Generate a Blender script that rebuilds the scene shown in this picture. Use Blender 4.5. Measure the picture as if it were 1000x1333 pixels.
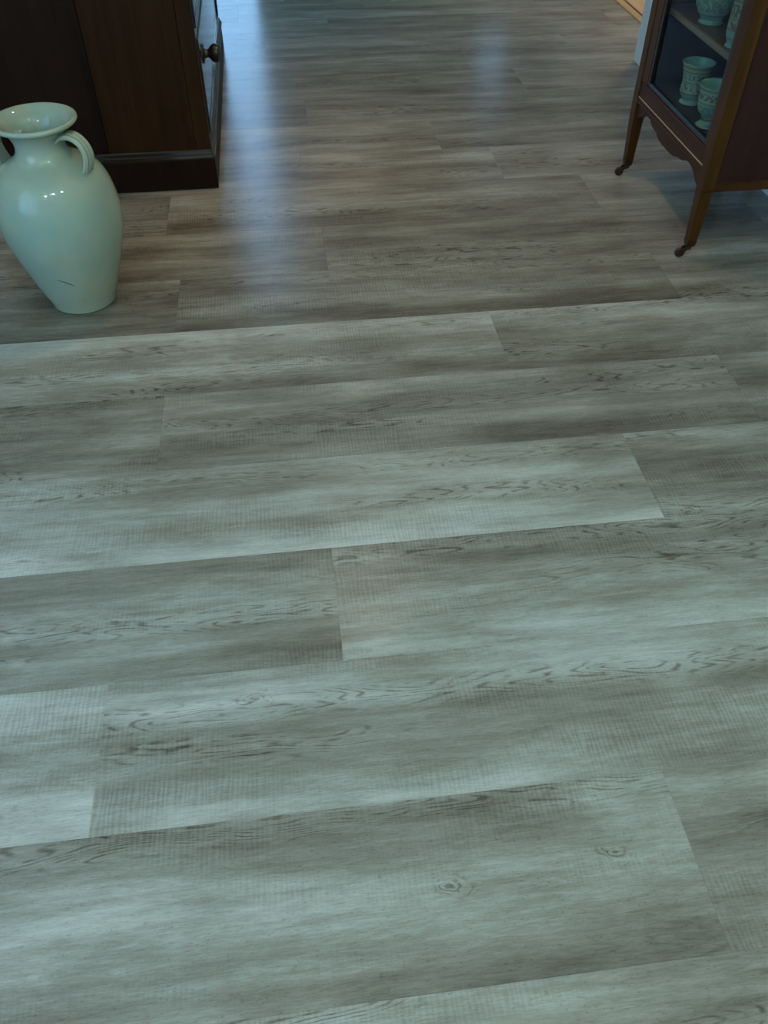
import bpy, bmesh, math, random
from mathutils import Vector, Matrix

for o in list(bpy.data.objects):
    bpy.data.objects.remove(o)
S = bpy.context.scene
COL = S.collection
random.seed(7)
R = math.radians

# ------------------------------------------------------------------ camera
CAM_H = 1.2
cam_d = bpy.data.cameras.new('camera')
cam_d.sensor_fit = 'VERTICAL'
cam_d.sensor_height = 36.0
cam_d.lens = 1080.0 / 1333.0 * 36.0
cam_d.clip_start = 0.02
cam = bpy.data.objects.new('camera', cam_d)
COL.objects.link(cam)
cam.location = (0, 0, CAM_H)
cam.rotation_euler = (R(90 - 45.7), 0, R(-7.0))
S.camera = cam

# ------------------------------------------------------------------ sky
world = bpy.data.worlds.new('sky')
S.world = world
world.use_nodes = True
wn = world.node_tree
wn.nodes['Background'].inputs['Color'].default_value = (0.30, 0.60, 0.98, 1)
wn.nodes['Background'].inputs['Strength'].default_value = 2.6

# ------------------------------------------------------------------ exposure
S.view_settings.view_transform = 'Standard'
S.view_settings.look = 'None'
S.view_settings.gamma = 1.0
S.view_settings.use_curve_mapping = False
S.view_settings.exposure = 0.6


def portal(loc, rot, sx, sy):
    d = bpy.data.lights.new('window_portal', 'AREA')
    d.shape = 'RECTANGLE'
    d.size, d.size_y = sx, sy
    d.cycles.is_portal = True
    o = bpy.data.objects.new('window_portal', d)
    COL.objects.link(o)
    o.location = loc
    o.rotation_euler = rot
    return o


# ------------------------------------------------------------------ room numbers
XL, XR, YB, YF, ZC = -1.75, 1.555, -0.95, 5.6, 2.5
WT = 0.195
DOOR_Y0, DOOR_Y1 = 3.726, 4.75
WIN_L = (-0.85, 1.35, 0.3, 2.2)      # y0 y1 z0 z1 in the left wall
WIN_F1 = (-1.05, -0.01, 0.06, 2.1)    # glazed door in the far wall
WIN_F2 = (1.24, 1.51, 0.5, 1.7)    # narrow window in the far wall
XN = 4.3                             # far wall of the next room
WIN_N = (3.2, 5.2, 0.8, 2.1)

portal((XL - .05, (WIN_L[0] + WIN_L[1]) / 2, (WIN_L[2] + WIN_L[3]) / 2), (0, R(-90), 0), WIN_L[3] - WIN_L[2], WIN_L[1] - WIN_L[0])
for w in (WIN_F1, WIN_F2):
    portal(((w[0] + w[1]) / 2, YF + .05, (w[2] + w[3]) / 2), (R(-90), 0, 0), w[1] - w[0], w[3] - w[2])
portal((XN + .05, (WIN_N[0] + WIN_N[1]) / 2, (WIN_N[2] + WIN_N[3]) / 2), (0, R(90), 0), WIN_N[3] - WIN_N[2], WIN_N[1] - WIN_N[0])


# ------------------------------------------------------------------ node helpers
class NT:
    def __init__(self, name):
        self.m = bpy.data.materials.new(name)
        self.m.use_nodes = True
        self.t = self.m.node_tree
        self.b = self.t.nodes['Principled BSDF']

    def n(self, kind, **kw):
        nd = self.t.nodes.new(kind)
        for k, v in kw.items():
            setattr(nd, k, v)
        return nd

    def link(self, a, b):
        self.t.links.new(a, b)

    def put(self, sock, v):
        if isinstance(v, bpy.types.NodeSocket):
            self.link(v, sock)
        else:
            sock.default_value = v

    def math(self, op, a, b=None, c=None, clamp=False):
        nd = self.n('ShaderNodeMath', operation=op, use_clamp=clamp)
        for i, v in enumerate((a, b, c)):
            if v is not None:
                self.put(nd.inputs[i], v)
        return nd.outputs[0]

    def coords(self, scale=(1, 1, 1), offset=None, kind='Object'):
        tc = self.n('ShaderNodeTexCoord')
        mp = self.n('ShaderNodeMapping')
        mp.inputs['Scale'].default_value = scale
        v = tc.outputs[kind]
        if offset is not None:
            ad = self.n('ShaderNodeVectorMath', operation='ADD')
            self.link(v, ad.inputs[0])
            self.link(offset, ad.inputs[1])
            v = ad.outputs[0]
        self.link(v, mp.inputs[0])
        return mp.outputs[0]

    def noise(self, vec, scale=1.0, detail=3, rough=.5, dist=0.0, w=None):
        nd = self.n('ShaderNodeTexNoise')
        if w is not None:
            nd.noise_dimensions = '4D'
            self.put(nd.inputs['W'], w)
        self.link(vec, nd.inputs['Vector'])
        nd.inputs['Scale'].default_value = scale
        nd.inputs['Detail'].default_value = detail
        nd.inputs['Roughness'].default_value = rough
        nd.inputs['Distortion'].default_value = dist
        return nd.outputs[0]

    def ramp(self, fac, stops):
        nd = self.n('ShaderNodeValToRGB')
        e = nd.color_ramp.elements
        while len(e) < len(stops):
            e.new(0.5)
        for i, (p, c) in enumerate(stops):
            e[i].position = p
            e[i].color = (c[0], c[1], c[2], 1) if not isinstance(c, (int, float)) else (c, c, c, 1)
        self.link(fac, nd.inputs[0])
        return nd.outputs[0]

    def smooth(self, v, a, b):
        nd = self.n('ShaderNodeMapRange', interpolation_type='SMOOTHSTEP')
        self.put(nd.inputs[0], v)
        nd.inputs[1].default_value = a
        nd.inputs[2].default_value = b
        return nd.outputs[0]

    def bump(self, h, strength=.2, dist=.002):
        nd = self.n('ShaderNodeBump')
        nd.inputs['Strength'].default_value = strength
        nd.inputs['Distance'].default_value = dist
        self.link(h, nd.inputs['Height'])
        self.link(nd.outputs[0], self.b.inputs['Normal'])

    def set(self, **kw):
        for k, v in kw.items():
            self.put(self.b.inputs[k.replace('_', ' ')], v)


MATS = {}


def wood(name, dark, light, rough=.3, axis=2, coat=.0, gs=1.0, spec=.5):
    m = NT(name)
    sc = [22 * gs, 22 * gs, 22 * gs]
    sc[axis] = 1.6 * gs
    oi = m.n('ShaderNodeObjectInfo')
    w = m.math('MULTIPLY', oi.outputs['Random'], 50.0)
    v = m.coords(tuple(sc))
    a = m.noise(v, 1.0, 4, .6, .6, w)
    sc2 = [160 * gs] * 3
    sc2[axis] = 4 * gs
    f = m.noise(m.coords(tuple(sc2)), 1.0, 2, .5, 0, w)
    fac = m.math('ADD', m.math('MULTIPLY', a, .75), m.math('MULTIPLY', f, .25))
    m.set(Base_Color=m.ramp(fac, [(.3, dark), (.68, light)]), Roughness=rough, Coat_Weight=coat)
    m.b.inputs['Specular IOR Level'].default_value = spec
    m.b.inputs['Coat Roughness'].default_value = .1
    m.bump(f, .08, .001)
    MATS[name] = m.m


def plain(name, col, rough=.5, metal=0.0, var=.12, vs=14.0, bump=.0, coat=0.0):
    m = NT(name)
    v = m.coords((vs, vs, vs))
    a = m.noise(v, 1.0, 4, .55)
    lo = tuple(c * (1 - var) for c in col)
    hi = tuple(min(1, c * (1 + var)) for c in col)
    m.set(Base_Color=m.ramp(a, [(.3, lo), (.7, hi)]), Roughness=rough, Metallic=metal, Coat_Weight=coat)
    if bump:
        m.bump(m.noise(m.coords((90, 90, 90)), 1, 3), bump, .002)
    MATS[name] = m.m


def glass(name, tint=(1, 1, 1), ior=1.45):
    m = NT(name)
    tr = m.n('ShaderNodeBsdfTransparent')
    tr.inputs[0].default_value = (*tint, 1)
    gl = m.n('ShaderNodeBsdfGlossy')
    gl.inputs['Roughness'].default_value = .02
    fr = m.n('ShaderNodeFresnel')
    fr.inputs[0].default_value = ior
    mx = m.n('ShaderNodeMixShader')
    ge = m.n('ShaderNodeNewGeometry')
    m.link(m.math('MULTIPLY', fr.outputs[0], m.math('SUBTRACT', 1.0, ge.outputs['Backfacing'])), mx.inputs[0])
    m.link(tr.outputs[0], mx.inputs[1])
    m.link(gl.outputs[0], mx.inputs[2])
    m.link(mx.outputs[0], m.t.nodes['Material Output'].inputs[0])
    MATS[name] = m.m


def plank_material():
    m = NT('grey_oak_plank')

    def attr(nm):
        a = m.n('ShaderNodeAttribute', attribute_type='OBJECT', attribute_name=nm)
        return a.outputs['Fac']
    w = attr('grain_seed')
    tc = m.n('ShaderNodeTexCoord')
    sep = m.n('ShaderNodeSeparateXYZ')
    m.link(tc.outputs['Object'], sep.inputs[0])
    y = m.math('DIVIDE', sep.outputs[1], .131)          # -1 near edge .. 1 far edge
    # soft waviness so bands inside a plank are not ruled lines
    wav = m.noise(m.coords((1.6, 5, 1)), 1, 2, .5, 0, w)
    yw = m.math('ADD', y, m.math('MULTIPLY', m.math('SUBTRACT', wav, .5), .9))
    far = m.math('MULTIPLY', attr('tone_far'), m.smooth(yw, .15, .85))
    near = m.math('MULTIPLY', attr('tone_near'), m.smooth(yw, -.15, -.85))
    mid = m.math('MULTIPLY', attr('tone_mid'), m.smooth(m.math('ABSOLUTE', yw), .55, .0))
    tone = m.math('ADD', m.math('ADD', far, near), m.math('ADD', mid, attr('tone')))
    broad = m.noise(m.coords((2.2, 12, 1)), 1, 3, .55, .3, w)
    streak = m.noise(m.coords((6, 70, 1)), 1, 4, .6, .3, w)
    fibre = m.noise(m.coords((45, 420, 1)), 1, 3, .65, 0, w)
    cloud = m.noise(m.coords((7, 9, 1)), 1, 3, .55, 0, w)
    v = m.math('ADD', .5, tone)
    v = m.math('ADD', v, m.math('MULTIPLY', m.math('SUBTRACT', broad, .5), 1.15))
    v = m.math('ADD', v, m.math('MULTIPLY', m.math('SUBTRACT', streak, .5), .55))
    v = m.math('ADD', v, m.math('MULTIPLY', m.math('SUBTRACT', fibre, .5), .48))
    v = m.math('ADD', v, m.math('MULTIPLY', m.math('SUBTRACT', cloud, .5), .30))
    fleck = m.noise(m.coords((160, 420, 1)), 1, 2, .6, 0, w)
    v = m.math('SUBTRACT', v, m.math('MULTIPLY', m.smooth(fleck, .56, .72), .16))
    # cathedral grain: contour lines of a stretched noise, only inside wandering strips
    con = m.noise(m.coords((2.2, 15, 1)), 1, 3, .38, .15, w)
    fr = m.math('FRACT', m.math('MULTIPLY', con, 30.0))
    line = m.smooth(m.math('ABSOLUTE', m.math('SUBTRACT', fr, .5)),   .26, .0)
    msk = m.smooth(m.noise(m.coords((1.1, 10, 1)), 1, 1, .5, 0, m.math('ADD', w, 9.0)), .58, .66)
    wav2 = m.noise(m.coords((3.0, 1, 1)), 1, 2, .5, 0, w)
    ys = m.math('ADD', y, m.math('MULTIPLY', m.math('SUBTRACT', wav2, .5), .35))
    strip = m.math('MULTIPLY', m.smooth(m.math('ABSOLUTE', m.math('SUBTRACT', ys, attr('cath_y'))), .26, .08), attr('cath_w'))
    msk = m.math('MAXIMUM', msk, strip)
    v = m.math('ADD', v, m.math('MULTIPLY', strip, .10))
    brk = m.smooth(m.noise(m.coords((30, 90, 1)), 1, 2, .5, 0, w), .38, .6)
    cath = m.math('MULTIPLY', m.math('MULTIPLY', line, msk), brk)
    v = m.math('SUBTRACT', v, m.math('MULTIPLY', cath, .40))
    # saw marks across the board
    wave = m.n('ShaderNodeTexWave', wave_type='BANDS', bands_direction='X')
    m.link(m.coords((1, .18, 1)), wave.inputs['Vector'])
    wave.inputs['Scale'].default_value = 40.0
    wave.inputs['Distortion'].default_value = 7.0
    wave.inputs['Detail'].default_value = 2
    wave.inputs['Detail Scale'].default_value = 1.3
    smask = m.smooth(m.noise(m.coords((2.2, 8, 1)), 1, 2, .5, 0, m.math('ADD', w, 31.0)), .42, .66)
    sbrk = m.noise(m.coords((45, 22, 1)), 1, 3, .6, 0, w)
    saw = m.math('MULTIPLY', m.math('MULTIPLY', wave.outputs['Fac'], smask), sbrk)
    v = m.math('SUBTRACT', v, m.math('MULTIPLY', saw, .22))
    # pores and small knots
    vo = m.n('ShaderNodeTexVoronoi', voronoi_dimensions='4D')
    m.link(m.coords((2.6, 6.2, 1)), vo.inputs['Vector'])
    m.link(w, vo.inputs['W'])
    vo.inputs['Scale'].default_value = 1.0
    kn = m.math('MULTIPLY', m.smooth(vo.outputs['Distance'], .075, .02), brk)
    v = m.math('SUBTRACT', v, m.math('MULTIPLY', kn, .55))
    # knots placed by plank
    wob = m.noise(m.coords((34, 60, 1)), 1, 2, .5, 0, w)
    for q in ('a', 'b'):
        dx = m.math('MULTIPLY', m.math('SUBTRACT', sep.outputs[0], attr('knot_%s_x' % q)), .8)
        dy = m.math('MULTIPLY', m.math('SUBTRACT', sep.outputs[1], attr('knot_%s_y' % q)), 1.5)
        r = m.math('SQRT', m.math('ADD', m.math('MULTIPLY', dx, dx), m.math('MULTIPLY', dy, dy)))
        r = m.math('ADD', r, m.math('MULTIPLY', m.math('SUBTRACT', wob, .5), .045))
        ring = m.smooth(m.math('ABSOLUTE', m.math('SUBTRACT', m.math('FRACT', m.math('MULTIPLY', r, 110.0)), .5)), .32, .05)
        ring = m.math('MULTIPLY', m.math('MULTIPLY', ring, m.smooth(r, .034, .012)), brk)
        core = m.math('MULTIPLY', m.smooth(r, .008, .001), .7)
        v = m.math('SUBTRACT', v, m.math('MULTIPLY', m.math('MAXIMUM', ring, core), .34))
    col = m.ramp(v, [(.0, (.085, .068, .050)), (.3, (.185, .157, .122)), (.55, (.285, .258, .213)), (.8, (.43, .41, .36)), (1.0, (.56, .54, .49))])
    rough = m.math('ADD', .20, m.math('MULTIPLY', fibre, .10))
    m.set(Base_Color=col, Roughness=rough)
    m.b.inputs['Specular IOR Level'].default_value = .5
    hgt = m.math('SUBTRACT', m.math('MULTIPLY', fibre, .5), m.math('ADD', m.math('MULTIPLY', saw, .5), m.math('MULTIPLY', cath, .6)))
    m.bump(hgt, .10, .0012)
    MATS['plank'] = m.m


def vase_material():
    m = NT('celadon_glaze')
    a = m.noise(m.coords((5, 5, 5)), 1, 3, .5)
    b = m.noise(m.coords((14, 14, 9)), 1, 4, .6)
    base = m.ramp(a, [(.35, (.27, .37, .31)), (.62, (.37, .41, .31))])
    st = m.smooth(b, .54, .74)
    mx = m.n('ShaderNodeMix', data_type='RGBA')
    m.link(m.math('MULTIPLY', st, .75), mx.inputs[0])
    m.link(base, mx.inputs[6])
    mx.inputs[7].default_value = (.36, .35, .22, 1)
    # dark specks in the glaze
    vo = m.n('ShaderNodeTexVoronoi')
    m.link(m.coords((9, 9, 9)), vo.inputs['Vector'])
    vo.inputs['Scale'].default_value = 1
    sp = m.math('MULTIPLY', m.smooth(vo.outputs['Distance'], .07, .03), .5)
    mx2 = m.n('ShaderNodeMix', data_type='RGBA')
    m.link(sp, mx2.inputs[0])
    m.link(mx.outputs[2], mx2.inputs[6])
    mx2.inputs[7].default_value = (.22, .27, .22, 1)
    m.set(Base_Color=mx2.outputs[2], Roughness=.04)
    m.b.inputs['Specular IOR Level'].default_value = .45
    m.bump(m.noise(m.coords((16, 16, 16)), 1, 1), .02, .003)
    MATS['vase'] = m.m


def cup_material(name, bands):
    # porcelain with printed bands by height (local z)
    m = NT(name)
    tc = m.n('ShaderNodeTexCoord')
    sep = m.n('ShaderNodeSeparateXYZ')
    m.link(tc.outputs['Object'], sep.inputs[0])
    z = sep.outputs[2]
    flo = m.noise(m.coords((130, 130, 110)), 1, 2, .5)
    pat = m.smooth(flo, .44, .53)
    cur = None
    col = (.19, .25, .225, 1)
    for (z0, z1, c, patterned) in bands:
        inb = m.math('MULTIPLY', m.smooth(z, z0 - .0008, z0 + .0008), m.smooth(z, z1 + .0008, z1 - .0008))
        if patterned:
            inb = m.math('MULTIPLY', inb, pat)
        mx = m.n('ShaderNodeMix', data_type='RGBA')
        m.link(inb, mx.inputs[0])
        if cur is None:
            mx.inputs[6].default_value = col
        else:
            m.link(cur, mx.inputs[6])
        mx.inputs[7].default_value = (*c, 1)
        cur = mx.outputs[2]
    m.set(Base_Color=cur, Roughness=.15)
    MATS[name] = m.m


plank_material()
vase_material()
wood('mahogany_dark', (.008, .0032, .002), (.024, .0088, .0038), .42, 2, spec=.12)
wood('mahogany_board', (.011, .004, .0013), (.044, .0155, .0042), .42, 2, spec=.12)
wood('mahogany_front', (.010, .005, .004), (.030, .015, .010), .14, 1, .5)
wood('vitrine_wood', (.032, .011, .002), (.100, .037, .006), .40, 2, .0, spec=.12)
wood('vitrine_rail', (.030, .0095, .003), (.090, .030, .008), .40, 1, .0, spec=.1)
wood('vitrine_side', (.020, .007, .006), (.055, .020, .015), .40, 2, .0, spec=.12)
wood('shelf_wood', (.05, .022, .010), (.11, .055, .028), .4, 1)
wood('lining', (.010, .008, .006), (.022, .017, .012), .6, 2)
wood('threshold_oak', (.40, .25, .10), (.56, .38, .18), .4, 1)
wood('tan_board', (.42, .24, .13), (.60, .38, .22), .35, 1)
wood('shelf_lip', (.13, .06, .03), (.26, .13, .07), .4, 1)
plain('ebony', (.010, .006, .004), .35)
plain('inlay', (.50, .36, .20), .3)
plain('brass_dark', (.10, .055, .028), .35, .9)
plain('caster_wheel', (.045, .018, .012), .4)
plain('wall_paint', (.66, .69, .64), .75, var=.03, bump=.04)
plain('ceiling_paint', (.78, .80, .76), .8, var=.03, bump=.04)
plain('gloss_white', (.76, .80, .78), .35, var=.03)
plain('next_room_paint', (.75, .66, .52), .75, var=.03)
plain('subfloor', (.16, .15, .14), .8)
plain('grip_black', (.02, .02, .02), .5)
plain('outdoor_ground', (.10, .14, .07), .9, var=.4)
glass('pane_glass')
glass('vitrine_glass', (.84, .93, .90), 1.10)


def emitter(name, col, s):
    m = NT(name)
    m.set(Emission_Color=(*col, 1), Emission_Strength=s, Base_Color=(.9, .9, .85, 1))
    MATS[name] = m.m


emitter('globe_glow', (.80, 1.0, .96), 44.0)
mb = NT('blind_cloth')  # thin cloth of the added screen that dims the narrow window
_tl = mb.n('ShaderNodeBsdfTranslucent')
_tl.inputs[0].default_value = (.75, .78, .78, 1)
_mx = mb.n('ShaderNodeMixShader')
_mx.inputs[0].default_value = .5
_wv = mb.noise(mb.coords((300, 300, 300)), 1, 2)
mb.set(Base_Color=mb.ramp(_wv, [(.3, (.7, .72, .72)), (.7, (.8, .82, .82))]), Roughness=.9)
mb.link(mb.b.outputs[0], _mx.inputs[1])
mb.link(_tl.outputs[0], _mx.inputs[2])
mb.link(_mx.outputs[0], mb.t.nodes['Material Output'].inputs[0])
MATS['blind_cloth'] = mb.m


# ------------------------------------------------------------------ mesh helpers
def box(bm, x0, x1, y0, y1, z0, z1, bev=0.0, seg=1):
    vs = [bm.verts.new((x, y, z)) for x in (x0, x1) for y in (y0, y1) for z in (z0, z1)]
    q = [(0, 1, 3, 2), (4, 6, 7, 5), (0, 4, 5, 1), (2, 3, 7, 6), (0, 2, 6, 4), (1, 5, 7, 3)]
    fs = [bm.faces.new([vs[i] for i in f]) for f in q]
    if bev > 0:
        es = list({e for f in fs for e in f.edges})
        bmesh.ops.bevel(bm, geom=es, offset=bev, segments=seg, affect='EDGES', profile=.5)


def frustum(bm, c0, s0, c1, s1):
    """square section running from centre c0 (half sizes s0) to c1 (half sizes s1)"""
    rings = []
    for c, s in ((c0, s0), (c1, s1)):
        rings.append([bm.verts.new((c[0] + a * s[0], c[1] + b * s[1], c[2])) for a, b in ((-1, -1), (1, -1), (1, 1), (-1, 1))])
    for i in range(4):
        j = (i + 1) % 4
        bm.faces.new((rings[0][i], rings[0][j], rings[1][j], rings[1][i]))
    bm.faces.new(rings[0][::-1])
    bm.faces.new(rings[1])
    return rings


def lathe(bm, prof, seg=48, mat=None, cap=True):
    rings = []
    M = mat or Matrix.Identity(4)
    for r, z in prof:
        if r < 1e-6:
            rings.append([bm.verts.new(M @ Vector((0, 0, z)))])
        else:
            rings.append([bm.verts.new(M @ Vector((r * math.cos(2 * math.pi * i / seg), r * math.sin(2 * math.pi * i / seg), z))) for i in range(seg)])
    for a, b in zip(rings, rings[1:]):
        for i in range(seg):
            j = (i + 1) % seg
            if len(a) == 1 and len(b) == 1:
                continue
            if len(a) == 1:
                bm.faces.new((a[0], b[j], b[i]))
            elif len(b) == 1:
                bm.faces.new((a[i], a[j], b[0]))
            else:
                bm.faces.new((a[i], a[j], b[j], b[i]))


def catmull(pts, n=5):
    out = []
    P = [Vector(p) for p in pts]
    for i in range(len(P) - 1):
        p0, p1, p2, p3 = P[max(i - 1, 0)], P[i], P[i + 1], P[min(i + 2, len(P) - 1)]
        for k in range(n):
            t = k / n
            out.append(.5 * ((2 * p1) + (p2 - p0) * t + (2 * p0 - 5 * p1 + 4 * p2 - p3) * t * t + (3 * p1 - p0 - 3 * p2 + p3) * t ** 3))
    out.append(P[-1])
    return out


def sweep(bm, path, sections, side):
    """path points, one list of (u,v) per point; u along side vector, v along normal"""
    rings = []
    n = len(path)
    for i, p in enumerate(path):
        t = (path[min(i + 1, n - 1)] - path[max(i - 1, 0)]).normalized()
        nv = t.cross(side).normalized()
        rings.append([bm.verts.new(p + side * u + nv * v) for u, v in sections[i]])
    k = len(rings[0])
    for a, b in zip(rings, rings[1:]):
        for i in range(k):
            j = (i + 1) % k
            bm.faces.new((a[i], a[j], b[j], b[i]))
    bm.faces.new(rings[0][::-1])
    bm.faces.new(rings[-1])


def prism_yz(bm, poly, x0, x1):
    """polygon of (y,z) extruded along x"""
    a = [bm.verts.new((x0, y, z)) for y, z in poly]
    b = [bm.verts.new((x1, y, z)) for y, z in poly]
    n = len(poly)
    bm.faces.new(a)
    bm.faces.new(b[::-1])
    for i in range(n):
        j = (i + 1) % n
        bm.faces.new((a[i], b[i], b[j], a[j]))


def extrude_profile_y(bm, prof, y0, y1):
    """profile of (x,z) extruded along y"""
    a = [bm.verts.new((x, y0, z)) for x, z in prof]
    b = [bm.verts.new((x, y1, z)) for x, z in prof]
    n = len(prof)
    bm.faces.new(a)
    bm.faces.new(b[::-1])
    for i in range(n):
        j = (i + 1) % n
        bm.faces.new((a[i], a[j], b[j], b[i]))


def extrude_profile_x(bm, prof, x0, x1):
    a = [bm.verts.new((x0, y, z)) for y, z in prof]
    b = [bm.verts.new((x1, y, z)) for y, z in prof]
    n = len(prof)
    bm.faces.new(a)
    bm.faces.new(b[::-1])
    for i in range(n):
        j = (i + 1) % n
        bm.faces.new((a[i], a[j], b[j], b[i]))


def mesh(name, bm, mat, smooth=False):
    bmesh.ops.recalc_face_normals(bm, faces=bm.faces[:])
    me = bpy.data.meshes.new(name)
    bm.to_mesh(me)
    bm.free()
    me.materials.append(MATS[mat])
    if smooth:
        for p in me.polygons:
            p.use_smooth = True
        if smooth != 'all':
            me.set_sharp_from_angle(angle=R(40))
    return me


def obj(name, bm, mat, parent=None, smooth=False, loc=None, label=None):
    o = bpy.data.objects.new(name, mesh(name, bm, mat, smooth))
    COL.objects.link(o)
    if parent is not None:
        o.parent = parent
    if loc is not None:
        o.location = loc
    if label:
        o['label'] = label
    return o


def thing(name, label, cat, loc=(0, 0, 0), rz=0, group=None):
    o = bpy.data.objects.new(name, None)
    COL.objects.link(o)
    o.empty_display_size = .05
    o.location = loc
    o.rotation_euler = (0, 0, rz)
    o['label'] = label
    o['category'] = cat
    if group:
        o['group'] = group
    return o


def struct(name, bm, mat, label, cat, smooth=False):
    o = obj(name, bm, mat, None, smooth)
    o['kind'] = 'structure'
    o['label'] = label
    o['category'] = cat
    return o


def NB():
    return bmesh.new()


# ------------------------------------------------------------------ floor
PW, PL, PT = 0.262, 1.35, 0.006
ROW0 = 1.079
b = NB()
box(b, XL - .2, 1.752, YB - .2, YF + .2, -.06, -PT)
floor = struct('floor', b, 'subfloor', 'grey washed oak vinyl plank floor running across the room', 'floor')

JOINT = {-4: -.70, -3: .502, -2: -.367, -1: .03, 0: .70, 1: -.321, 2: .508, 3: -.31, 4: .102, 5: .985, 6: -.62,
         7: .562, 8: .108, 9: -.35, 10: .83, 11: 1.32, 12: .275, 13: -.15, 14: .62}
# tone (overall, far edge, middle, near edge) for planks one can tell apart; key (row, index counted from the joint)
TONE = {
    (-4, 0): (.0, .0, .05, .0), (-4, -1): (.02, .1, -.1, .0),
    (-3, -1): (.03, -.02, .12, -.12), (-3, 0): (-.04, .0, .0, .0),
    (-2, 0): (.04, .18, -.04, .06), (-2, -1): (.16, .06, .0, .1),
    (-1, -1): (.03, -.07, .04, -.07), (-1, 0): (.03, -.03, .02, .13),
    (0, -1): (.16, -.10, .06, .18), (0, 0): (.02, .12, -.08, .08),
    (1, 0): (-.03, .08, .0, -.10), (1, -1): (-.05, -.10, .06, -.05), (1, 1): (-.10, .0, .0, .0),
    (2, -1): (.06, .24, -.06, -.16), (2, 0): (.04, .22, .0, -.14),
    (3, 0): (-.10, -.04, .06, -.12), (3, -1): (-.13, .0, .0, -.05), (3, 1): (-.04, .1, .0, .0),
    (4, -1): (-.07, .06, .0, -.10), (4, 0): (-.12, .0, -.02, .05),
    (5, -1): (-.05, .05, .10, -.14), (5, 0): (.0, .0, .1, .0), (9, 0): (-.08, .05, .0, -.05), (10, -1): (-.04, .0, .06, -.06),
    (6, 0): (-.04, .1, -.12, .04), (6, 1): (.02, .1, .0, .0),
    (7, -1): (.0, .12, -.08, .02), (7, 0): (-.11, .0, .0, .0),
    (8, 0): (-.06, -.02, .05, -.04), (8, -1): (-.12, .0, .0, .0), (8, 1): (.04, .0, .0, .0),
    (11, -1): (.03, .0, .12, .0), (12, -1): (.02, .0, .05, .0), (12, 0): (-.09, .0, .0, .0),
}
# knots seen in the nearest boards (floor position)
KNOT = {(-2, 0): [(-.118, .758)], (-3, -1): [(.149, .421), (.389, .440)], (-3, -2): [(-.308, .402)], (0, 0): [(.755, 1.09)]}
# strip of cathedral grain across a board: local position (-1 near edge .. 1 far edge) and strength
CATH = {(-1, -1): (-.10, 1.0), (-1, 0): (.86, 1.0), (-2, 0): (.42, 1.0), (-3, -1): (.92, .9), (0, 0): (-.75, .7), (1, 0): (.2, .8),
        (3, 0): (.75, .7), (3, -1): (.75, .7), (2, -1): (-.3, .6), (5, -1): (-.1, .5), (0, -1): (.7, .6)}
_pm = {}


def plank_mesh(length):
    k = round(length, 4)
    if k not in _pm:
        bb = NB()
        g = .00008
        x1, y1, c = length / 2 - g, PW / 2 - g, .0004
        top = [bb.verts.new((sx * (x1 - c), sy * (y1 - c), 0)) for sx, sy in ((-1, -1), (1, -1), (1, 1), (-1, 1))]
        sh = [bb.verts.new((sx * x1, sy * y1, -c * .7)) for sx, sy in ((-1, -1), (1, -1), (1, 1), (-1, 1))]
        bot = [bb.verts.new((sx * x1, sy * y1, -PT)) for sx, sy in ((-1, -1), (1, -1), (1, 1), (-1, 1))]
        bb.faces.new(top)
        for lo, hi in ((sh, top), (bot, sh)):
            for i in range(4):
                j = (i + 1) % 4
                bb.faces.new((lo[i], lo[j], hi[j], hi[i]))
        bb.faces.new(bot[::-1])
        _pm[k] = mesh('plank', bb, 'plank')
    return _pm[k]


rr = random.Random(21)
for k in range(-11, 18):
    x0 = JOINT.get(k, rr.uniform(-.67, .67))
    y = ROW0 + (k + .5) * PW
    if y - PW / 2 < YB - .01 or y + PW / 2 > YF + .19:
        continue
    for i in range(-4, 4):
        a, bx = x0 + i * PL, x0 + (i + 1) * PL
        a, bx = max(a, XL - .1), min(bx, 1.75)
        if bx - a < .03:
            continue
        o = bpy.data.objects.new('plank', plank_mesh(bx - a))
        COL.objects.link(o)
        o.parent = floor
        o.location = ((a + bx) / 2, y, 0)
        t = TONE.get((k, i)) or (rr.uniform(-.10, .05), rr.uniform(-.1, .12), rr.uniform(-.08, .08), rr.uniform(-.1, .1))
        kn = KNOT.get((k, i), [])
        for q, nm in enumerate('ab'):
            kx, ky = kn[q] if q < len(kn) else (99.0, 99.0)
            o['knot_%s_x' % nm], o['knot_%s_y' % nm] = (kx - o.location.x, ky - o.location.y)
        o['grain_seed'] = rr.uniform(0, 80)
        o['cath_y'], o['cath_w'] = CATH.get((k, i), (9.0, 0.0))
        o['tone'], o['tone_far'], o['tone_mid'], o['tone_near'] = t

# next room: tan boards beyond a wooden threshold strip
b = NB()
box(b, 1.752, XN + .1, DOOR_Y0 - 1.6, YF + .6, -.06, -.012)
floor2 = struct('floor', b, 'subfloor', 'tan wooden board floor of the next room beyond the doorway', 'floor')
bb = NB()
box(bb, -.0685, .0685, -1.9, 1.9, -.012, .0, .0015)
bme = mesh('floorboard', bb, 'tan_board')
for i in range(17):
    o = bpy.data.objects.new('floorboard', bme)
    COL.objects.link(o)
    o.parent = floor2
    o.location = (1.803 + .0715 + i * .142, DOOR_Y0 + .45, 0)
b = NB()
extrude_profile_y(b, [(1.748, -.005), (1.748, .004), (1.754, .007), (1.782, .007), (1.788, .003), (1.788, -.005)], DOOR_Y0 + .0, DOOR_Y1)
struct('trim_1', b, 'threshold_oak', 'light oak threshold strip in the doorway', 'threshold')


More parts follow.
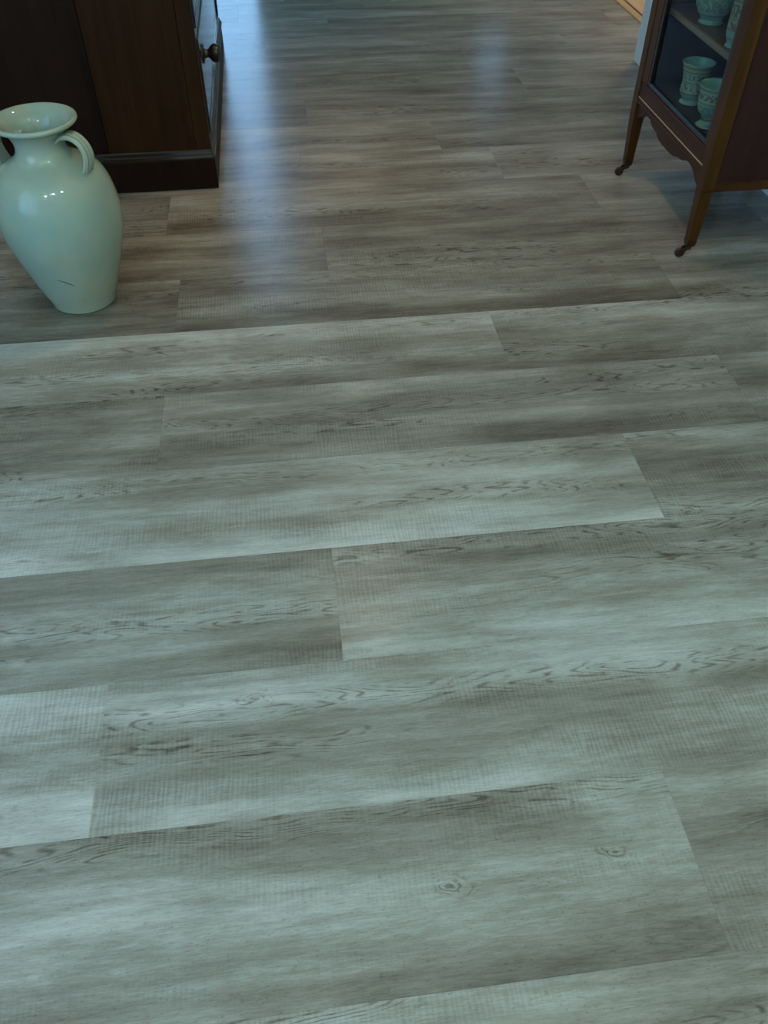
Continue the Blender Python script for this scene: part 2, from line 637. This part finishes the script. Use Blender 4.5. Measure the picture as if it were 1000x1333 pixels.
# ------------------------------------------------------------------ walls, ceiling
def wall_x(name, x0, x1, y0, y1, holes, mat, label):
    """wall in the YZ plane, holes (y0,y1,z0,z1)"""
    bb = NB()
    ys = sorted(holes)
    cur = y0
    for h in ys:
        if h[0] > cur:
            box(bb, x0, x1, cur, h[0], 0, ZC)
        if h[2] > 0:
            box(bb, x0, x1, h[0], h[1], 0, h[2])
        if h[3] < ZC:
            box(bb, x0, x1, h[0], h[1], h[3], ZC)
        cur = h[1]
    if cur < y1:
        box(bb, x0, x1, cur, y1, 0, ZC)
    return struct(name, bb, mat, label, 'wall')


def wall_y(name, y0, y1, x0, x1, holes, mat, label):
    bb = NB()
    cur = x0
    for h in sorted(holes):
        if h[0] > cur:
            box(bb, cur, h[0], y0, y1, 0, ZC)
        if h[2] > 0:
            box(bb, h[0], h[1], y0, y1, 0, h[2])
        if h[3] < ZC:
            box(bb, h[0], h[1], y0, y1, h[3], ZC)
        cur = h[1]
    if cur < x1:
        box(bb, cur, x1, y0, y1, 0, ZC)
    return struct(name, bb, mat, label, 'wall')


wall_x('wall_right', XR, XR + WT, YB - .1, YF + .1, [(DOOR_Y0, DOOR_Y1, 0, 2.05)], 'wall_paint', 'pale painted wall behind the china cabinet with the doorway')
wall_x('wall_left', XL - .1, XL, YB - .1, YF + .1, [WIN_L], 'wall_paint', 'pale painted wall with a wide window')
wall_y('wall_back', YB - .1, YB, XL, XR, [], 'wall_paint', 'pale painted wall behind the viewer')
wall_y('wall_far', YF, YF + .1, XL, XR, [WIN_F1, WIN_F2], 'wall_paint', 'pale painted end wall with a glazed door and narrow window')
b = NB()
box(b, -1.06, -.905, 2.52, YF, 0, ZC)
struct('wall_centre', b, 'wall_paint', 'pale wall stub behind the dark chest of drawers', 'wall')
wall_x('wall_next_room', XN, XN + .1, DOOR_Y0 - 1.5, YF + .5, [WIN_N], 'next_room_paint', 'cream end wall of the next room with a window')
b = NB()
box(b, XR + WT, XN, DOOR_Y0 - 1.6, DOOR_Y0 - 1.5, 0, ZC)
struct('wall_next_room_side', b, 'next_room_paint', 'cream side wall of the next room', 'wall')
b = NB()
box(b, XR + WT, XN, YF + .5, YF + .6, 0, ZC)
struct('wall_next_room_far', b, 'next_room_paint', 'cream far side wall of the next room', 'wall')
b = NB()
box(b, XL - .2, XN + .2, YB - .2, YF + .7, ZC, ZC + .1)
struct('ceiling', b, 'ceiling_paint', 'flat white ceiling', 'ceiling')
b = NB()
box(b, -40, 40, -40, 40, -.5, -.40)
struct('ground', b, 'outdoor_ground', 'garden ground outside the windows', 'ground')

# skirting and architrave (white gloss)
SK = [(0, 0), (0, .13), (-.004, .14), (-.010, .148), (-.014, .15), (-.014, 0)]


def skirt_x(name, xface, sgn, y0, y1, label):
    bb = NB()
    extrude_profile_y(bb, [(xface - sgn * u, z) for u, z in [(-p, q) for p, q in SK]], y0, y1)
    return struct(name, bb, 'gloss_white', label, 'baseboard')


skirt_x('baseboard_right', XR, 1, YB, DOOR_Y0 - .075, 'white gloss baseboard behind the china cabinet')
skirt_x('baseboard_right', XR, 1, DOOR_Y1 + .075, YF, 'white gloss baseboard beyond the doorway')
skirt_x('baseboard_left', XL, -1, YB, YF, 'white gloss baseboard under the wide window')
b = NB()
extrude_profile_x(b, [(2.52 - .014, 0), (2.52 - .014, .15), (2.52, .15), (2.52, 0)], -1.06, -.905)
struct('baseboard_centre', b, 'gloss_white', 'white gloss baseboard on the wall stub behind the vase', 'baseboard')
b = NB()
box(b, XR - .016, XR, DOOR_Y0 - .072, DOOR_Y0 + .002, 0, 2.12, .004)
box(b, XR - .016, XR, DOOR_Y1 - .002, DOOR_Y1 + .072, 0, 2.12, .004)
box(b, XR - .016, XR, DOOR_Y0 + .002, DOOR_Y1 - .002, 2.05, 2.12, .004)
box(b, XR, XR + WT, DOOR_Y0, DOOR_Y0 + .012, 0, 2.05)
box(b, XR, XR + WT, DOOR_Y1 - .012, DOOR_Y1, 0, 2.05)
box(b, XR, XR + WT, DOOR_Y0 + .012, DOOR_Y1 - .012, 2.038, 2.05)
struct('trim_2', b, 'gloss_white', 'white gloss architrave and jambs around the doorway', 'trim')


# ------------------------------------------------------------------ windows
def window(name, axis, plane, h, nu, nv, label, cat='window', fw=.055):
    """axis 'x': pane in the YZ plane at x=plane"""
    def bx_(bb, u0, u1, v0, v1, d0, d1):
        if axis == 'x':
            box(bb, plane + d0, plane + d1, u0, u1, v0, v1)
        else:
            box(bb, u0, u1, plane + d0, plane + d1, v0, v1)
    bb = NB()
    u0, u1, v0, v1 = h
    bx_(bb, u0, u0 + fw, v0, v1, -.03, .03)
    bx_(bb, u1 - fw, u1, v0, v1, -.03, .03)
    bx_(bb, u0 + fw, u1 - fw, v0, v0 + fw, -.03, .03)
    bx_(bb, u0 + fw, u1 - fw, v1 - fw, v1, -.03, .03)
    du = (u1 - u0 - 2 * fw) / nu
    dv = (v1 - v0 - 2 * fw) / nv
    for i in range(1, nu):
        bx_(bb, u0 + fw + i * du - .015, u0 + fw + i * du + .015, v0 + fw, v1 - fw, -.02, .02)
    for j in range(1, nv):
        for i in range(nu):
            bx_(bb, u0 + fw + i * du + (.015 if i else 0), u0 + fw + (i + 1) * du - (.015 if i < nu - 1 else 0),
                v0 + fw + j * dv - .015, v0 + fw + j * dv + .015, -.02, .02)
    w = struct(name, bb, 'gloss_white', label, cat)
    for i in range(nu):
        for j in range(nv):
            bb = NB()
            bx_(bb, u0 + fw + i * du, u0 + fw + (i + 1) * du, v0 + fw + j * dv, v0 + fw + (j + 1) * dv, -.003, .003)
            obj('pane', bb, 'pane_glass', w)
    return w


window('window_1', 'x', XL - .05, WIN_L, 3, 1, 'wide white framed window in the left wall')
window('door_1', 'y', YF + .05, WIN_F1, 1, 1, 'glazed door to the garden in the end wall', 'door')
window('window_2', 'y', YF + .05, WIN_F2, 1, 1, 'narrow white framed window beside the glazed door')
window('window_3', 'x', XN + .05, WIN_N, 2, 1, 'white framed window in the next room')

# ------------------------------------------------------------------ chest of drawers (left)
CX, CY0, CY1, CXB, CZ = -.219, 2.70, 4.10, -.875, .98
chest = thing('chest_of_drawers', 'dark mahogany chest of drawers with turned knobs standing behind the vase', 'chest', ((CX + CXB) / 2, (CY0 + CY1) / 2, 0))


def part(name, bm, mat, root, smooth=False, label=None):
    o = obj(name, bm, mat, root, smooth, None, label)
    if root.parent is None:
        o.matrix_parent_inverse = Matrix.Translation(-Vector(root.location))
    return o


def sub(name, bm, mat, parent, smooth=False, label=None):
    return obj(name, bm, mat, parent, smooth, None, label)


b = NB()
box(b, CXB, CX + .007, CY0 - .009, CY1 + .009, 0.001, .098, .003)
part('plinth', b, 'mahogany_dark', chest)
# moulding on top of the plinth, front and near side
MO = [(0, .098), (.009, .098), (.011, .103), (.009, .109), (.005, .112), (.003, .120), (0, .124)]
b = NB()
extrude_profile_y(b, [(CX + u, z) for u, z in MO], CY0 - .009, CY1 + .009)
extrude_profile_x(b, [(CY0 - u, z) for u, z in MO], CXB, CX + .004)
part('plinth_moulding', b, 'mahogany_front', chest)
# side: front stile, two wide boards, back stile
b = NB()
box(b, CX - .045, CX, CY0, CY0 + .03, .122, CZ - .03, .002)
part('side_stile', b, 'mahogany_board', chest)
for nm, xa, xb, dy, mt in (('side_board', CX - .315, CX - .0455, .002, 'mahogany_board'), ('side_board', CXB, CX - .3155, .007, 'mahogany_dark')):
    b = NB()
    box(b, xa, xb, CY0 + dy, CY0 + .03, .122, CZ - .03, .002)
    part(nm, b, mt, chest)
b = NB()
box(b, CXB, CX - .02, CY1 - .025, CY1, .122, CZ - .03)
part('far_side', b, 'mahogany_dark', chest)
b = NB()
box(b, CXB, CXB + .015, CY0 + .03, CY1 - .025, .10, CZ - .03)
part('back_panel', b, 'mahogany_dark', chest)
b = NB()
box(b, CX - .03, CX, CY0 + .0305, CY0 + .055, .124, CZ - .03, .002)
box(b, CX - .03, CX, CY1 - .05, CY1, .124, CZ - .03, .002)
zr = [.124, .145, .425, .447, .675, .697, .925, .95]
for a0, a1 in zip(zr[::2], zr[1::2]):
    box(b, CX - .03, CX, CY0 + .055, CY1 - .05, a0, a1, .002)
part('front_frame', b, 'mahogany_front', chest)
for z0, z1 in ((.145, .425), (.447, .675), (.697, .925)):
    b = NB()
    y0, y1 = CY0 + .057, CY1 - .052
    box(b, CX - .022, CX - .002, y0, y1, z0 + .002, z1 - .002, .002)
    dr = part('drawer', b, 'mahogany_front', chest)
    # cock beading round the drawer front
    b = NB()
    box(b, CX - .003, CX + .004, y0, y1, z0 + .0025, z0 + .011, .002)
    box(b, CX - .003, CX + .004, y0, y1, z1 - .011, z1 - .0025, .002)
    box(b, CX - .003, CX + .004, y0, y0 + .009, z0 + .0115, z1 - .0115, .002)
    box(b, CX - .003, CX + .004, y1 - .009, y1, z0 + .0115, z1 - .0115, .002)
    bd = sub('beading', b, 'mahogany_front', dr)
    for yk in (CY0 + .235, CY1 - .235):
        b = NB()
        pr = [(0, 0), (.028, 0), (.028, .004), (.015, .008), (.012, .016), (.013, .021), (.023, .029), (.028, .039), (.026, .050), (.015, .057), (0, .058)]
        lathe(b, pr, 28, Matrix.Translation((CX - .003, yk, (z0 + z1) / 2 + .045)) @ Matrix.Rotation(R(90), 4, 'Y'))
        sub('knob', b, 'ebony', dr, True)
b = NB()
box(b, CXB, CX + .02, CY0 - .02, CY1 + .02, CZ - .03, CZ, .006, 2)
part('top', b, 'mahogany_board', chest)

# ------------------------------------------------------------------ vase
VX, VY = -.56, 2.06
vase = thing('vase', 'tall pale green glazed vase with two handles standing on the plank floor', 'vase', (VX, VY, 0))
out = [(.076, 0), (.083, .004), (.0855, .014), (.103, .06), (.1165, .1), (.129, .14), (.140, .18), (.147, .215), (.149, .25), (.146, .28),
       (.138, .315), (.125, .343), (.108, .361), (.088, .373), (.070, .384), (.060, .398), (.0575, .413), (.061, .430), (.072, .446), (.086, .455),
       (.0945, .459), (.0985, .464), (.0965, .4695), (.090, .470), (.078, .463), (.064, .449), (.0545, .430), (.051, .412), (.054, .396), (.075, .374),
       (.105, .352), (.130, .315), (.140, .27), (.140, .23), (.125, .16), (.098, .08), (.078, .03), (.05, .018)]
prof = [(p.x, p.y) for p in catmull([(r, z, 0) for r, z in out], 3)]
prof = [(0, .0005), (.05, .0005)] + [(r, max(z, .0005)) for r, z in prof] + [(0, .016)]
b = NB()
lathe(b, prof, 72)
obj('body', b, 'vase', vase, 'all')
HA = math.atan2(VY, VX) - math.pi / 2          # across the line of sight
for s in (0, 1):
    ang = HA + (math.pi if s else 0) + R(-36)
    dv = Vector((math.cos(ang), math.sin(ang), 0))
    side = Vector((-math.sin(ang), math.cos(ang), 0))
    path = catmull([tuple(dv * r + Vector((0, 0, z))) for r, z in ((.052, .424), (.070, .436), (.092, .436), (.110, .424), (.119, .404), (.118, .382), (.108, .357))], 4)
    secs = []
    n = len(path)
    for i in range(n):
        t = i / (n - 1)
        wd = .0190 + .004 * abs(t - .5) * 2
        th = .0052
        top = []
        m_ = 15
        for k in range(m_):
            u = -1 + 2 * k / (m_ - 1)
            top.append((u * wd, th * (1 - .5 * u ** 4) + .0018 * math.cos(u * math.pi * 3)))
        bot = [(.9 * wd, -th * .7), (0, -th), (-.9 * wd, -th * .7)]
        secs.append(top + bot)
    b = NB()
    sweep(b, path, secs, side)
    obj('handle', b, 'vase', vase, True)
# dark hairline scratch in the glaze near the foot
b = NB()
ca = math.atan2(-VY, -VX)


def on_vase(ang, z):
    pts = sorted(out[:12], key=lambda p: p[1])
    for (r0, z0), (r1, z1) in zip(pts, pts[1:]):
        if z0 <= z <= z1:
            r = r0 + (r1 - r0) * (z - z0) / (z1 - z0)
            break
    return Vector(((r + .0006) * math.cos(ang), (r + .0006) * math.sin(ang), z))


sp = [on_vase(ca + a, z) for a, z in ((-.415, .127), (-.34, .1225), (-.265, .117), (-.19, .110), (-.12, .104))]
up = Vector((0, 0, 1))
ringz = []
for i, p in enumerate(sp):
    w_ = .0013 * (1 - abs(i - 2) / 3.0)
    nrm = Vector((p.x, p.y, 0)).normalized()
    ringz.append([b.verts.new(p + up * w_), b.verts.new(p - up * w_), b.verts.new(p - nrm * .002)])
for a_, c_ in zip(ringz, ringz[1:]):
    for i in range(3):
        j = (i + 1) % 3
        b.faces.new((a_[i], a_[j], c_[j], c_[i]))
b.faces.new(ringz[0][::-1])
b.faces.new(ringz[-1])
obj('scratch', b, 'grip_black', vase, label='thin dark scratch in the glaze')

# ------------------------------------------------------------------ china cabinet (right)
VX0, VX1, VY0, VY1 = 1.115, 1.495, 2.06, 2.645
VT = 1.22
PS = .036
vit = thing('china_cabinet', 'mahogany glazed china cabinet on tapered legs with small casters against the right wall', 'cabinet', ((VX0 + VX1) / 2, (VY0 + VY1) / 2, 0))
vm = Vector(((VX0 + VX1) / 2, (VY0 + VY1) / 2, 0))
for sx in (0, 1):
    for sy in (0, 1):
        cx = VX0 + PS / 2 if sx == 0 else VX1 - PS / 2
        cy = VY0 + PS / 2 if sy == 0 else VY1 - PS / 2
        ox = 1 if sx == 0 else -1
        oy = 1 if sy == 0 else -1
        b = NB()
        box(b, cx - PS / 2, cx + PS / 2, cy - PS / 2, cy + PS / 2, .20, VT, .0015)
        frustum(b, (cx + ox * .001, cy + oy * .001, .052), (.0125, .0125), (cx, cy, .1995), (PS / 2 - .0005, PS / 2 - .0005))
        lg = part('leg', b, 'vitrine_wood', vit)
        # caster: cup, swivel arm, wheel
        b = NB()
        fx, fy = cx + ox * .001, cy + oy * .001
        frustum(b, (fx, fy, .036), (.0105, .0105), (fx, fy, .054), (.0138, .0138))
        lathe(b, [(0, .026), (.008, .026), (.009, .031), (.006, .037), (0, .037)], 14, Matrix.Translation((fx, fy, 0)))
        dv = Vector((-1, .12, 0)).normalized()
        sd = Vector((-dv.y, dv.x, 0))
        for q in (-1, 1):
            pts = [Vector((fx, fy, .030)) + sd * q * .005, Vector((fx, fy, .028)) + dv * .010 + sd * q * .0078, Vector((fx, fy, .015)) + dv * .022 + sd * q * .0078]
            sweep(b, pts, [[(-.0012, -.005), (.0012, -.005), (.0012, .005), (-.0012, .005)]] * 3, sd)
        cs = sub('caster', b, 'brass_dark', lg, True)
        b = NB()
        wc = Vector((fx, fy, .0145)) + dv * .022
        Mx = Matrix.Translation(wc) @ sd.to_track_quat('Z', 'Y').to_matrix().to_4x4()
        lathe(b, [(0, -.006), (.006, -.0062), (.0125, -.0055), (.0143, -.003), (.0143, .003), (.0125, .0055), (.006, .0062), (0, .006)], 24, Mx)
        sub('caster_wheel', b, 'caster_wheel', lg, True)
ya, yb = VY0 + PS, VY1 - PS
yc = (VY0 + VY1) / 2
# front rail with inlay line, shaped apron below
b = NB()
box(b, VX0 + .004, VX0 + .026, ya, yb, .236, .300, .0015)
rail = part('front_rail', b, 'vitrine_rail', vit)
b = NB()
box(b, VX0 + .0028, VX0 + .006, ya + .001, yb - .001, .2555, .2580)
sub('inlay_line', b, 'inlay', rail, label='pale stringing line')
b = NB()
box(b, VX0 + .0005, VX0 + .006, ya + .001, yb - .001, .2405, .2450, .0015)
sub('bead', b, 'vitrine_rail', rail)
half = [(0, .199), (.030, .1995), (.060, .202), (.078, .207), (.083, .213), (.100, .2125), (.122, .215), (.138, .221), (.143, .2265), (.165, .2275),
        (.185, .225), (.205, .216), (.222, .206), (.238, .198), (.255, .193)]
hw = (yb - ya) / 2
half = [(min(u, hw), z) for u, z in half]
low = [(yc - u, z) for u, z in half[::-1]] + [(yc + u, z) for u, z in half[1:]]
b = NB()
cols = []
for y_, z_ in low:
    cols.append([b.verts.new(p) for p in ((VX0 + .008, y_, z_), (VX0 + .008, y_, .2355), (VX0 + .022, y_, .2355), (VX0 + .022, y_, z_))])
for c0, c1 in zip(cols, cols[1:]):
    for i in range(4):
        j = (i + 1) % 4
        b.faces.new((c0[i], c0[j], c1[j], c1[i]))
b.faces.new(cols[0])
b.faces.new(cols[-1][::-1])
part('apron', b, 'vitrine_rail', vit)
# door: frame, dark bead, glass
b = NB()
dz0, dz1 = .302, VT - .04
SN, SF, BW = .016, .044, .011
box(b, VX0 + .003, VX0 + .024, ya + .001, ya + SN, dz0, dz1, .0015)
box(b, VX0 + .003, VX0 + .024, yb - SF, yb - .001, dz0, dz1, .0015)
box(b, VX0 + .003, VX0 + .024, ya + SN + .0002, yb - SF - .0002, dz1 - .03, dz1, .0015)
door = part('door', b, 'vitrine_wood', vit)
b = NB()
y0_, y1_, z0_, z1_ = ya + SN + .0004, yb - SF - .0004, dz0, dz1 - .0302
box(b, VX0 + .005, VX0 + .020, y0_, y0_ + BW, z0_, z1_, .002)
box(b, VX0 + .005, VX0 + .020, y1_ - BW, y1_, z0_, z1_, .002)
box(b, VX0 + .005, VX0 + .020, y0_ + BW + .0002, y1_ - BW - .0002, z0_, z0_ + .012, .002)
box(b, VX0 + .005, VX0 + .020, y0_ + BW + .0002, y1_ - BW - .0002, z1_ - .012, z1_, .002)
sub('glazing_bead', b, 'ebony', door, label='black glazing bead')
b = NB()
box(b, VX0 + .013, VX0 + .0155, y0_ + BW, y1_ - BW, z0_ + .012, z1_ - .012)
sub('glass_pane', b, 'vitrine_glass', door)
# sides, back, floor, shelves, top
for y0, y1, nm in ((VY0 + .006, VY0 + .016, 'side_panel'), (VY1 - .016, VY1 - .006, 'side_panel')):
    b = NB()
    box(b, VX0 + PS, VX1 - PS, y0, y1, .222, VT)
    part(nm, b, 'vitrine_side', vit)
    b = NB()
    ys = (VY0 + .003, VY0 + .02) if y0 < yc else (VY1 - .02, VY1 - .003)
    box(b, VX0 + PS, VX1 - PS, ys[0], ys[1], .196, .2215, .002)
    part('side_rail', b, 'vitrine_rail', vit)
b = NB()
box(b, VX1 - .012, VX1 - .004, ya, yb, .225, VT)
part('back_panel', b, 'lining', vit)
b = NB()
box(b, VX0 + .027, VX1 - .013, VY0 + .0165, VY1 - .0165, .284, .298)
part('cabinet_floor', b, 'lining', vit)
for zs in (.490, .72, .95):
    b = NB()
    box(b, VX0 + .042, VX1 - .013, VY0 + .0165, VY1 - .0165, zs, zs + .013, .002)
    sh_ = part('shelf', b, 'shelf_wood', vit)
    b = NB()
    box(b, VX0 + .036, VX0 + .0418, VY0 + .0165, VY1 - .0165, zs - .002, zs + .0125, .0015)
    sub('shelf_edge', b, 'shelf_lip', sh_)
b = NB()
box(b, VX0 + .004, VX0 + .026, ya, yb, VT - .0395, VT, .0015)
box(b, VX0 - .02, VX1, VY0 - .02, VY1 + .02, VT + .0005, VT + .022, .006, 2)
part('top', b, 'vitrine_wood', vit)

# ------------------------------------------------------------------ cups in the cabinet
GOLD = (.20, .13, .06)
RUST = (.15, .085, .055)
GREY = (.13, .15, .14)
plain('cup_glaze', (.24, .37, .32), .15, var=.05)
cup_material('cup_banded', [(.030, .036, GOLD, False), (.040, .058, RUST, True), (.060, .064, GOLD, False), (.070, .084, RUST, True), (.088, .093, GOLD, False), (.100, .106, GOLD, False)])
cup_material('cup_floral', [(.018, .024, GOLD, False), (.030, .060, GREY, True), (.064, .068, GOLD, False), (.074, .092, RUST, True), (.098, .104, GOLD, False)])
cup_material('jug_floral', [(.022, .026, GREY, False), (.034, .080, GREY, True), (.084, .088, GOLD, False)])
cup_material('beaker_rust', [(.020, .024, GOLD, False), (.040, .062, RUST, True), (.064, .070, GOLD, False), (.072, .100, RUST, True), (.104, .110, GOLD, False)])
MUG = [(.028, 0), (.031, .001), (.032, .005), (.027, .010), (.026, .014), (.032, .022), (.037, .032), (.0375, .042), (.036, .055), (.037, .070), (.041, .090), (.046, .108), (.0465, .110),
       (.0450, .1105), (.043, .107), (.038, .090), (.034, .070), (.033, .055), (.034, .040), (.028, .026), (.012, .020)]
GOB = [(.030, 0), (.033, .001), (.034, .004), (.026, .010), (.022, .018), (.026, .028), (.036, .040), (.041, .056), (.043, .074), (.0455, .096), (.048, .106), (.0485, .108),
       (.047, .1085), (.0445, .105), (.041, .085), (.039, .066), (.034, .048), (.022, .036), (.01, .034)]
JUG = [(.030, 0), (.0335, .001), (.034, .005), (.031, .009), (.032, .013), (.042, .026), (.051, .044), (.054, .062), (.050, .084), (.043, .104), (.042, .118), (.045, .128),
       (.0435, .129), (.040, .118), (.041, .104), (.047, .084), (.051, .062), (.048, .044), (.038, .026), (.02, .018)]
BEAK = [(.024, 0), (.0265, .001), (.027, .004), (.024, .009), (.025, .014), (.030, .026), (.032, .045), (.031, .075), (.032, .105), (.036, .135), (.0365, .137),
        (.035, .1375), (.031, .125), (.029, .100), (.028, .075), (.029, .045), (.022, .022), (.01, .018)]


def cup(prof, mat, loc, label, handle_ang, cat='cup', h0=.035, h1=.090, hr=.028):
    t = thing('cup', label, cat, loc, 0, 'porcelain in the china cabinet')
    pp = [(0, .0)] + [(p.x, p.y) for p in catmull([(r, z, 0) for r, z in prof], 3)] + [(0, prof[-1][1])]
    bb = NB()
    lathe(bb, pp, 40)
    bo = obj('body', bb, mat, t, True)
    bo.data.materials.append(MATS['cup_glaze'])
    top_i = max(range(len(pp)), key=lambda q: pp[q][1])
    for q, f in enumerate(bo.data.polygons):
        if q // 40 >= top_i:
            f.material_index = 1
    dv = Vector((math.cos(handle_ang), math.sin(handle_ang), 0))
    sd = Vector((-dv.y, dv.x, 0))

    def rad(z):
        q = prof[:prof.index(max(prof, key=lambda p: p[1])) + 1]
        for (r0, z0), (r1, z1) in zip(q, q[1:]):
            if z0 <= z <= z1:
                return r0 + (r1 - r0) * (z - z0) / max(z1 - z0, 1e-6)
        return q[-1][0]
    zm = (h0 + h1) / 2
    pts = catmull([tuple(dv * r + Vector((0, 0, z))) for r, z in ((rad(h1) - .002, h1), (rad(h1) + hr * .6, h1 + .004), (rad(zm) + hr, zm + .008), (rad(zm) + hr * .75, zm - .014), (rad(h0) - .002, h0))], 4)
    bb = NB()
    sec = [(.0036 * math.cos(a), .0026 * math.sin(a)) for a in [2 * math.pi * i / 10 for i in range(10)]]
    sweep(bb, pts, [sec] * len(pts), sd)
    obj('handle', bb, mat, t, True)
    return t


Z0, Z1 = .2985, .5035
cup(MUG, 'cup_banded', (1.199, 2.425, Z0), 'pale porcelain cup with gilt rings at the far end of the lower compartment', R(75))
cup(GOB, 'cup_floral', (1.182, 2.253, Z0), 'wide-mouthed floral footed cup beside the door post on the lower compartment floor', R(10))
cup(JUG, 'jug_floral', (1.210, 2.442, Z1), 'round-bellied pale floral porcelain cup on the shelf', R(80))
cup(BEAK, 'beaker_rust', (1.190, 2.235, Z1), 'tall slim porcelain cup with rust and gilt bands on the shelf', R(0))

# ------------------------------------------------------------------ cool globe bar light on the ceiling behind the viewer
LX, LY = -.10, -.12
lamp = thing('ceiling_light', 'ceiling bar light with three frosted globes behind the viewer', 'lamp', (LX, LY, ZC), R(32))
b = NB()
box(b, -.95, .95, -.03, .03, -.03, 0, .006, 2)
obj('bar', b, 'gloss_white', lamp)
for u in (-.82, 0, .82):
    b = NB()
    lathe(b, [(0, -.0305), (.03, -.0305), (.03, -.05), (.012, -.055), (.012, -.07), (0, -.07)], 20, Matrix.Translation((u, 0, 0)))
    st = obj('stem', b, 'gloss_white', lamp, True)
    b = NB()
    lathe(b, [(.08 * math.sin(q), -.145 - .08 * -math.cos(q)) for q in [math.pi * t / 14 for t in range(15)]], 28, Matrix.Translation((u, 0, 0)))
    obj('globe', b, 'globe_glow', st, True)

# ------------------------------------------------------------------ recessed downlight in the middle of the room
DX, DY = .25, 2.7
down = thing('downlight', 'small recessed ceiling downlight in the middle of the room', 'lamp', (DX, DY, ZC))
b = NB()
lathe(b, [(.045, -.004), (.062, -.004), (.066, -.0005), (.045, -.0005), (.045, -.004)], 40)
obj('bezel', b, 'gloss_white', down, True)
sd_ = bpy.data.lights.new('downlight_beam', 'SPOT')
sd_.energy = 54
sd_.color = (1.0, .67, .38)
sd_.spot_size = R(80)
sd_.spot_blend = .85
sd_.shadow_soft_size = .06
so_ = bpy.data.objects.new('downlight_beam', sd_)
COL.objects.link(so_)
so_.parent = down
so_.location = (0, 0, -.006)

next_room_fill = thing('downlight', 'small recessed ceiling downlight in the next room', 'lamp', (2.2, 4.7, ZC))  # extra lamp, out of view, added to brighten the tan boards
bz = [o for o in down.children if o.type == 'MESH'][0].copy()
COL.objects.link(bz)
bz.parent = next_room_fill
sl = so_.copy()
sl.data = sd_.copy()
sl.data.energy = 110
sl.data.color = (1.0, .80, .56)
COL.objects.link(sl)
sl.parent = next_room_fill

# ------------------------------------------------------------------ unseen cloth screen added to weaken the narrow far window's reflection
light_screen = thing('roller_blind', 'white cloth roller blind half drawn over the narrow window', 'blind', ((WIN_F2[0] + WIN_F2[1]) / 2, YF - .03, WIN_F2[3] + .05))
b = NB()
lathe(b, [(0, -.165), (.018, -.165), (.018, .165), (0, .165)], 20, Matrix.Rotation(R(90), 4, 'Y'))
obj('roller', b, 'gloss_white', light_screen, True)
b = NB()
box(b, -.165, .165, .012, .0135, -1.10, .0)
obj('cloth', b, 'blind_cloth', light_screen)
b = NB()
box(b, -.165, .165, .006, .020, -1.125, -1.1005, .003)
obj('bottom_bar', b, 'gloss_white', light_screen)
